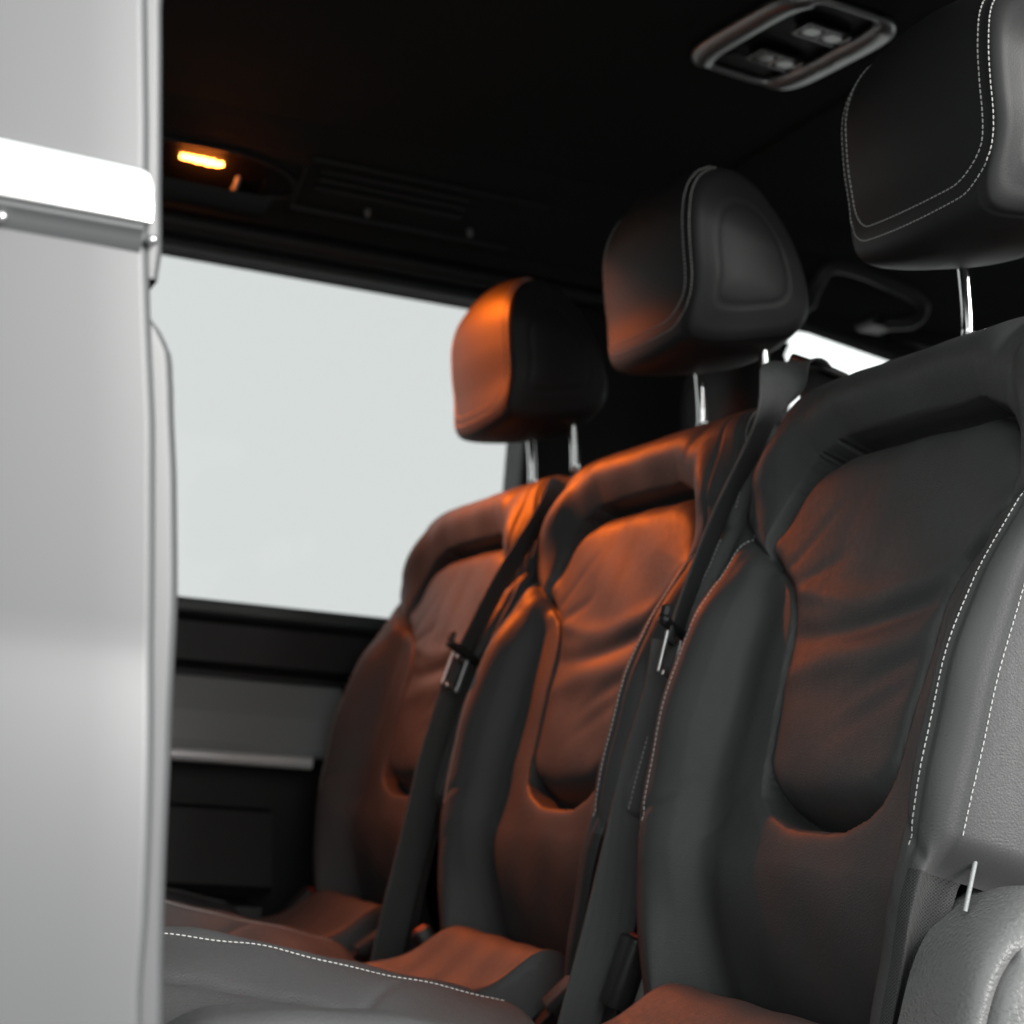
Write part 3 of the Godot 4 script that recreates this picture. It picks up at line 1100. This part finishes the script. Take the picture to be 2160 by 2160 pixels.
	var td := thing("tail_door", "black tail door with a wide window, closing the cabin behind the seats", "tailgate", W(2.72, -0.6, -1.645))
	obj("lower_panel", block(Vector3(0, 0.36, 0), Vector3(0.06, 0.84, 1.76), 0.01), mats.black_plastic, td)
	obj("top_rail", block(Vector3(0, 1.48, 0), Vector3(0.06, 0.16, 1.76), 0.01), mats.black_plastic, td)
	for e in [-0.78, 0.78]:
		obj("side_rail", block(Vector3(0, 1.09, e), Vector3(0.06, 0.616, 0.20), 0.01), mats.black_plastic, td)
	obj("window_pane", block(Vector3(0.01, 1.09, 0), Vector3(0.005, 0.64, 1.40), 0.001), mats.clear_tint, td)
	tag(obj("rear_quarter", block(W(1.93, 0.12, -0.815), Vector3(1.52, 1.56, 0.06), 0.01), mats.silver_paint), "silver body side behind the doorway", "body panel")
	# the next row's headrest far behind
	var hr := thing("rear_headrest", "black headrest of the row behind, dark against the bright rear side window", "headrest", W(1.21, 0.45, -2.16))
	var me := sheet(13, 24, func(r, c):
		var a: float = PI * r / 12.0
		var b: float = TAU * c / 24
		return Vector3(0.055 * sin(a) * cos(b), 0.10 * signf(cos(a)) * pow(absf(cos(a)), 0.75) + 0.12, 0.115 * sin(a) * signf(sin(b)) * pow(absf(sin(b)), 0.7)), false, true)
	obj("pad", me, mats.leather_fine, hr)
	for s in [-1.0, 1.0]:
		obj("post", tube(PackedVector3Array([Vector3(0, -0.12, s * 0.06), Vector3(0, 0.05, s * 0.06)]), [0.006], 10), mats.chrome, hr)
	tag(obj("rear_row_back", block(W(1.36, 0.06, -1.645), Vector3(0.12, 0.72, 1.35), 0.03), mats.leather), "black seat back of the row behind, in deep shadow", "seat back")


func build_lamp() -> void:
	var l := thing("reading_lamp", "lit amber reading lamp in the roof edge above the side window", "lamp", slope(0.45, 0.4))
	var o := l.position
	var fr := slope_frame(0.45, 0.45, -0.004)
	fr.origin -= o
	var out := PackedVector2Array()
	for q in [[-0.20, 0.030], [0.02, 0.034], [0.07, 0.030], [0.11, 0.020], [0.135, 0.004], [0.14, -0.014], [0.132, -0.028], [0.10, -0.033], [-0.20, -0.033]]:
		out.append(Vector2(q[0], q[1]))
	obj("housing", slab(fr, out, 0.008, 0.004), mats.black_plastic, l)
	var rim := PackedVector3Array()
	for q in out.slice(0, 8):
		rim.append(slope(0.45 + q.x, 0.45, 0.005) + Vector3(0, 0.514, 0.857) * q.y - o)
	obj("housing_rim", tube(smooth_line(rim, 5), [0.0035], 10), mats.trim_plastic, l)
	for k in 4:
		var x: float = [0.431, 0.446, 0.461, 0.473][k]
		var r: float = [0.0050, 0.0058, 0.0062, 0.0048][k]
		obj("light_element", tube(PackedVector3Array([slope(x - 0.009, 0.36, 0.006) - o, slope(x, 0.36 + 0.006 * k, 0.007) - o, slope(x + 0.009, 0.36, 0.006) - o]), [r * 0.7, r * 0.8, r * 0.7], 12), mats.amber_glow, l)
	obj("coat_hook", tube(smooth_line(PackedVector3Array([slope(0.509, 0.52, 0.0) - o, slope(0.507, 0.60, 0.012) - o, slope(0.502, 0.72, 0.018) - o, slope(0.501, 0.82, 0.016) - o]), 4), [0.0042], 10), mats.satin_grey, l)
	obj("recess_edge", block(slope(0.545, 0.6, 0.005) - o, Vector3(0.004, 0.028, 0.006), 0.001, fr.basis), mats.trim_plastic, l)
	obj("lamp_ledge", bar_at(0.30, 0.555, PackedVector2Array([Vector2(-2.392, 0.795), Vector2(-2.322, 0.795), Vector2(-2.392, 0.785)]), o), mats.black_plastic, l)
	var s := SpotLight3D.new()
	s.name = "reading_lamp_beam"
	s.light_color = Color(1.0, 0.44, 0.10)
	s.light_energy = LAMP_ENERGY
	s.spot_angle = 36.0
	s.spot_angle_attenuation = 0.9
	s.spot_range = 6.0
	s.spot_attenuation = 2.0
	s.light_size = 0.006
	s.shadow_enabled = true
	l.add_child(s, true)
	s.position = slope(0.452, 0.38, 0.022) - o
	s.basis = Basis.looking_at(LAMP_AIM, Vector3.UP)


func build_vent() -> void:
	var v := thing("air_vent", "long black air vent slot in the roof edge, right of the amber lamp", "air vent", slope(0.77, 0.5))
	var o := v.position
	var fr := slope_frame(0.76, 0.42, 0.0)
	fr.origin -= o
	var at := func(x: float, y: float, z: float) -> Vector3: return fr * Vector3(x, y, z)
	obj("upper_lip", block(at.call(0.02, 0.046, 0.003), Vector3(0.36, 0.006, 0.007), 0.002, fr.basis), mats.trim_plastic, v)
	obj("lower_lip", block(at.call(0.0, -0.046, 0.004), Vector3(0.34, 0.008, 0.009), 0.003, fr.basis), mats.trim_plastic, v)
	obj("side_lip", block(at.call(-0.165, -0.01, 0.003), Vector3(0.010, 0.075, 0.006), 0.002, fr.basis), mats.trim_plastic, v)
	for k in 3:
		obj("vent_slat", block(at.call(-0.03, 0.028 - 0.016 * k, 0.004), Vector3(0.225, 0.013, 0.004), 0.001, fr.basis * Basis(Vector3.RIGHT, 0.35)), mats.trim_plastic, v)
	for x in [-0.055, 0.105]:
		obj("vent_knob", tube(PackedVector3Array([at.call(x, -0.030, 0.0), at.call(x, -0.030, 0.010)]), [0.005, 0.004], 10), mats.satin_grey, v)


func build_console() -> void:
	var c := thing("roof_console", "grey-rimmed console with small lamps in the black roof lining", "console", W(1.005, 0.895, -1.70))
	var turn := Basis(Vector3.UP, 0.10)
	var down := turn * Basis(Vector3.RIGHT, PI / 2)      # x along the van, y to the near side, z down
	var fr := Transform3D(down, Vector3.ZERO)
	obj("surround", sheet(97, 16, func(a, b):
		# one flared surround: broad along the sides, thin at the two ends
		var t: float = TAU * a / 96.0
		var cx := signf(cos(t)) * pow(absf(cos(t)), 0.42) * 0.068
		var cy := signf(sin(t)) * pow(absf(sin(t)), 0.42) * 0.112
		var broad := ramp(absf(cos(t)), 0.25, 0.75)
		var out := Vector3(cx / 0.068 * broad, cy / 0.112 * (1 - broad), 0).normalized()
		var y: float = TAU * b / 16.0
		return fr * (Vector3(cx, cy, 0.004) + out * cos(y) * lerpf(0.004, 0.017, broad) + Vector3(0, 0, sin(y) * lerpf(0.004, 0.010, broad))), false, true), mats.satin, c)
	obj("console_plate", slab(Transform3D(down, Vector3(0, 0.012, 0)), round_rect(Vector2.ZERO, Vector2(0.135, 0.215), 0.02), 0.010, 0.002), mats.black_plastic, c)
	obj("corner_flap", slab(Transform3D(down, Vector3(0, 0.004, 0)), PackedVector2Array([Vector2(-0.05, -0.105), Vector2(0.045, -0.105), Vector2(0.035, -0.068), Vector2(-0.030, -0.068)]), 0.004, 0.001), mats.trim_plastic, c)
	for q in [[-0.045, 0.0], [0.045, 0.0]]:
		var lampy := obj("console_lamp", slab(Transform3D(down, down * Vector3(0.012, q[0], 0.0)), round_rect(Vector2.ZERO, Vector2(0.060, 0.034), 0.006), 0.006, 0.002), mats.black_plastic, c)
		var st := SurfaceTool.new()
		st.begin(Mesh.PRIMITIVE_TRIANGLES)
		st.set_smooth_group(-1)
		var here := Transform3D(down, down * Vector3(0.010, q[0], 0.0075))
		for e in [[-0.030, 0.0, 0.003, 0.032], [0.0, 0.0, 0.003, 0.026], [0.030, 0.004, 0.003, 0.022], [0.0, -0.015, 0.058, 0.003], [-0.006, 0.015, 0.046, 0.003]]:
			add_block(st, here * Transform3D(Basis.IDENTITY, Vector3(e[0], e[1], 0)), Vector3(e[2], e[3], 0.003), 0.0008)
		st.generate_normals()
		obj("lens_rim", st.commit(), mats.lens, lampy)
		for e in [-0.015, 0.015]:
			obj("reading_spot", slab(here * Transform3D(Basis.IDENTITY, Vector3(e, 0, -0.001)), round_rect(Vector2.ZERO, Vector2(0.022, 0.020), 0.008), 0.002, 0.0008), mats.lens, lampy)


func build_handle() -> void:
	var h := thing("grab_handle", "dark curved grab handle above the bright rear side window", "grab handle", W(1.52, 0.79, -2.33))
	var o := h.position
	var pts := PackedVector3Array([W(1.421, 0.788, -2.315), W(1.419, 0.815, -2.29), W(1.432, 0.842, -2.275), W(1.475, 0.845, -2.27), W(1.54, 0.833, -2.27), W(1.595, 0.822, -2.275), W(1.612, 0.808, -2.28), W(1.606, 0.790, -2.30), W(1.57, 0.787, -2.325)])
	for k in pts.size():
		pts[k] -= o
	obj("grip", tube(smooth_line(pts, 6), [0.012], 14), mats.handle_plastic, h)
	obj("mount", block(W(1.421, 0.795, -2.35) - o, Vector3(0.03, 0.03, 0.06), 0.006), mats.handle_plastic, h)
	obj("mount", block(W(1.572, 0.792, -2.35) - o, Vector3(0.05, 0.022, 0.06), 0.006), mats.handle_plastic, h)


# ---------------------------------------------------------------- the silver door at the left
const DOOR_EDGE := [[-0.9, 0.182], [-0.112, 0.166], [-0.058, 0.1635], [0.047, 0.157], [0.155, 0.147], [0.23, 0.1365], [0.30, 0.1294], [0.36, 0.1225], [0.42, 0.1156], [0.9, 0.06]]
const DOOR_RIM := [[-0.9, 0.196], [-0.111, 0.180], [0.005, 0.172], [0.078, 0.168], [0.135, 0.162], [0.18, 0.156], [0.192, 0.154], [0.20, 0.150], [0.206, 0.146], [0.209, 0.1425]]
const DOOR_LIP := [[-0.9, 0.18], [0.20, 0.1425], [0.225, 0.1415], [0.230, 0.1430], [0.268, 0.1395], [0.31, 0.1355], [0.36, 0.1305], [0.42, 0.1245], [0.9, 0.076]]


func door_z(y: float) -> float:
	# the outer skin bulges out gently below its waist crease
	return -0.800 + 0.012 * (1 - exp(-maxf(0.0, 0.050 - y) / 0.07))


func build_door() -> void:
	var d := thing("van_door", "silver painted van door edge standing out of focus at the far left", "van door", W(0.0, -0.6, -0.80))
	var o := d.position
	var ys := PackedFloat32Array()
	for k in 150:
		ys.append(lerpf(-0.72, 0.80, k / 149.0))
	# outer skin, rolled over at its rear edge
	var cross := [[-1.0, 0.0], [-0.5, 0.0], [-0.2, 0.0], [-0.08, 0.0], [-0.03, 0.0], [-0.006, -0.0003], [-0.003, -0.001], [-0.001, -0.0025], [0.0, -0.005], [0.0, -0.012], [-0.002, -0.03], [-0.05, -0.032], [-1.0, -0.032]]
	obj("outer_skin", sheet(cross.size(), ys.size(), func(r, c):
		var y := ys[c]
		return W(curve_at(DOOR_EDGE, y) + cross[r][0], y, door_z(y) + cross[r][1]) - o, false), mats.silver_paint, d)
	# the flange behind it, upper and lower
	var lip := [[-0.02, -0.006], [-0.004, -0.006], [-0.0015, -0.007], [0.0, -0.010], [0.0, -0.03], [-0.02, -0.032]]
	var upper := PackedFloat32Array()
	for k in 40:
		upper.append(lerpf(0.226, 0.80, k / 39.0))
	obj("edge_flange", sheet(lip.size(), upper.size(), func(r, c):
		var y := upper[c]
		return W(curve_at(DOOR_LIP, y) + lip[r][0], y, -0.800 + lip[r][1]) - o, false), mats.silver_paint, d)
	var lower := PackedFloat32Array()
	for k in 90:
		lower.append(lerpf(-0.72, 0.209, sqrt(k / 89.0)))
	var rl := [[-0.03, -0.010], [-0.006, -0.010], [-0.0025, -0.012], [-0.0005, -0.017], [0.0, -0.026], [-0.002, -0.04], [-0.03, -0.044]]
	obj("inner_flange", sheet(rl.size(), lower.size(), func(r, c):
		var y := lower[c]
		return W(curve_at(DOOR_RIM, y) + rl[r][0], y, -0.800 + rl[r][1]) - o, false), mats.silver_paint, d)
	obj("edge_seal", tube(PackedVector3Array([W(0.1385, 0.20, -0.822) - o, W(0.1395, 0.24, -0.822) - o, W(0.128, 0.36, -0.822) - o]), [0.003], 8), mats.seal, d)
	# the polished moulding: its broad face looks up at the sky
	var mold := [[0.0, 0.003], [0.0, 0.0], [-0.003, -0.0]]
	var xs := PackedFloat32Array()
	for k in 48:
		xs.append(lerpf(-0.9, 0.1335, 1 - pow(1 - k / 47.0, 2.2)))
	var face := func(r: int, c: int) -> Vector3:
		var x := xs[c]
		var e := 0.1335 - x
		var cap := sqrt(clampf(1 - pow(maxf(0.0, 0.007 - e) / 0.007, 2), 0, 1))
		var top := 0.2755 + 0.02 * minf(e, 0.2) - 0.010 * (1 - cap)
		var low := 0.2485 - 0.002 * minf(e, 0.1)
		var prof := [[top, 0.0], [top - 0.0006, 0.003], [top - 0.0022, 0.0042], [lerpf(top, low, 0.5), 0.0050], [low + 0.0012, 0.0056], [low + 0.0003, 0.0052], [low, 0.004], [low, -0.002]]
		return W(x, prof[r][0], -0.800 + prof[r][1]) - o
	obj("moulding", sheet(8, xs.size(), face, false), mats.satin_bright, d)
	obj("moulding_strip", sheet(8, xs.size(), func(r, c):
		var x := xs[c] - 0.003
		var e := 0.1335 - xs[c]
		var low := 0.2450 - 0.004 * minf(e, 0.3)
		var prof := [[low + 0.0032, 0.0035], [low + 0.0024, 0.0048], [low + 0.001, 0.0055], [low - 0.0004, 0.0050], [low - 0.0012, 0.0035], [low - 0.004, 0.0025], [low - 0.009, 0.0005], [low - 0.011, -0.002]]
		return W(x, prof[r][0], -0.800 + prof[r][1]) - o, false), mats.silver_paint, d)
	obj("rivet", tube(PackedVector3Array([W(0.1352, 0.2415, -0.802) - o, W(0.1352, 0.2415, -0.796) - o, W(0.1352, 0.2415, -0.7945) - o]), [0.0026, 0.0024, 0.0012], 14), mats.satin_bright, d)
	obj("rivet", tube(PackedVector3Array([W(0.0672, 0.2395, -0.802) - o, W(0.0672, 0.2395, -0.7955) - o, W(0.0672, 0.2395, -0.794) - o]), [0.0030, 0.0028, 0.0014], 14), mats.satin_bright, d)


# ---------------------------------------------------------------- the scene
const LAMP_ENERGY := 0.86
const LAMP_AIM := Vector3(0.495, -0.757, 0.430)


func _ready() -> void:
	var cam := Camera3D.new()
	cam.name = "camera"
	add_child(cam)
	var yaw := deg_to_rad(22.1604)
	var pitch := deg_to_rad(9.049)
	var roll := deg_to_rad(3.9523)
	var fwd := Vector3(sin(yaw) * cos(pitch), sin(pitch), -cos(yaw) * cos(pitch))
	var right := Vector3(cos(yaw), 0, sin(yaw))
	var up := right.cross(fwd)
	cam.transform = Transform3D(Basis(right * cos(roll) + up * sin(roll), up * cos(roll) - right * sin(roll), -fwd), Vector3(0, EYE, 0))
	var lens := CameraAttributesPhysical.new()
	lens.frustum_focal_length = 41.2
	lens.frustum_focus_distance = 1.22
	lens.frustum_near = 0.05
	lens.frustum_far = 300.0
	lens.exposure_aperture = 5.0
	cam.attributes = lens
	cam.fov = rad_to_deg(2 * atan(1080.0 / 3711.0))
	cam.near = 0.05
	cam.far = 300.0
	cam.current = true
	var env := Environment.new()
	env.background_mode = Environment.BG_SKY
	var sky := ProceduralSkyMaterial.new()
	sky.sky_top_color = Color(0.965, 0.99, 0.982)
	sky.sky_horizon_color = Color(0.965, 0.99, 0.982)
	sky.ground_bottom_color = Color(0.5, 0.5, 0.5)
	sky.ground_horizon_color = Color(0.6, 0.6, 0.6)
	sky.sun_angle_max = 1.0
	env.sky = Sky.new()
	env.sky.sky_material = sky
	env.tonemap_mode = Environment.TONE_MAPPER_LINEAR
	env.tonemap_exposure = 2.05      # exposed for the shaded inside of the van
	env.sdfgi_enabled = true
	env.ssao_enabled = true
	env.ssil_enabled = true
	var we := WorldEnvironment.new()
	we.name = "world"
	we.environment = env
	add_child(we)
	var sun := DirectionalLight3D.new()
	sun.name = "overcast_sun"
	sun.light_energy = 0.8
	sun.light_color = Color(1.0, 0.995, 0.985)
	sun.light_angular_distance = 25.0
	sun.shadow_enabled = true
	add_child(sun)
	sun.look_at_from_position(Vector3.ZERO, -Vector3(0.4, 0.32, 0.86), Vector3.UP)
	make_materials()
	build_shell()
	build_door()
	build_seats()
	build_console()
	build_lamp()
	build_vent()
	build_handle()
	build_belts()
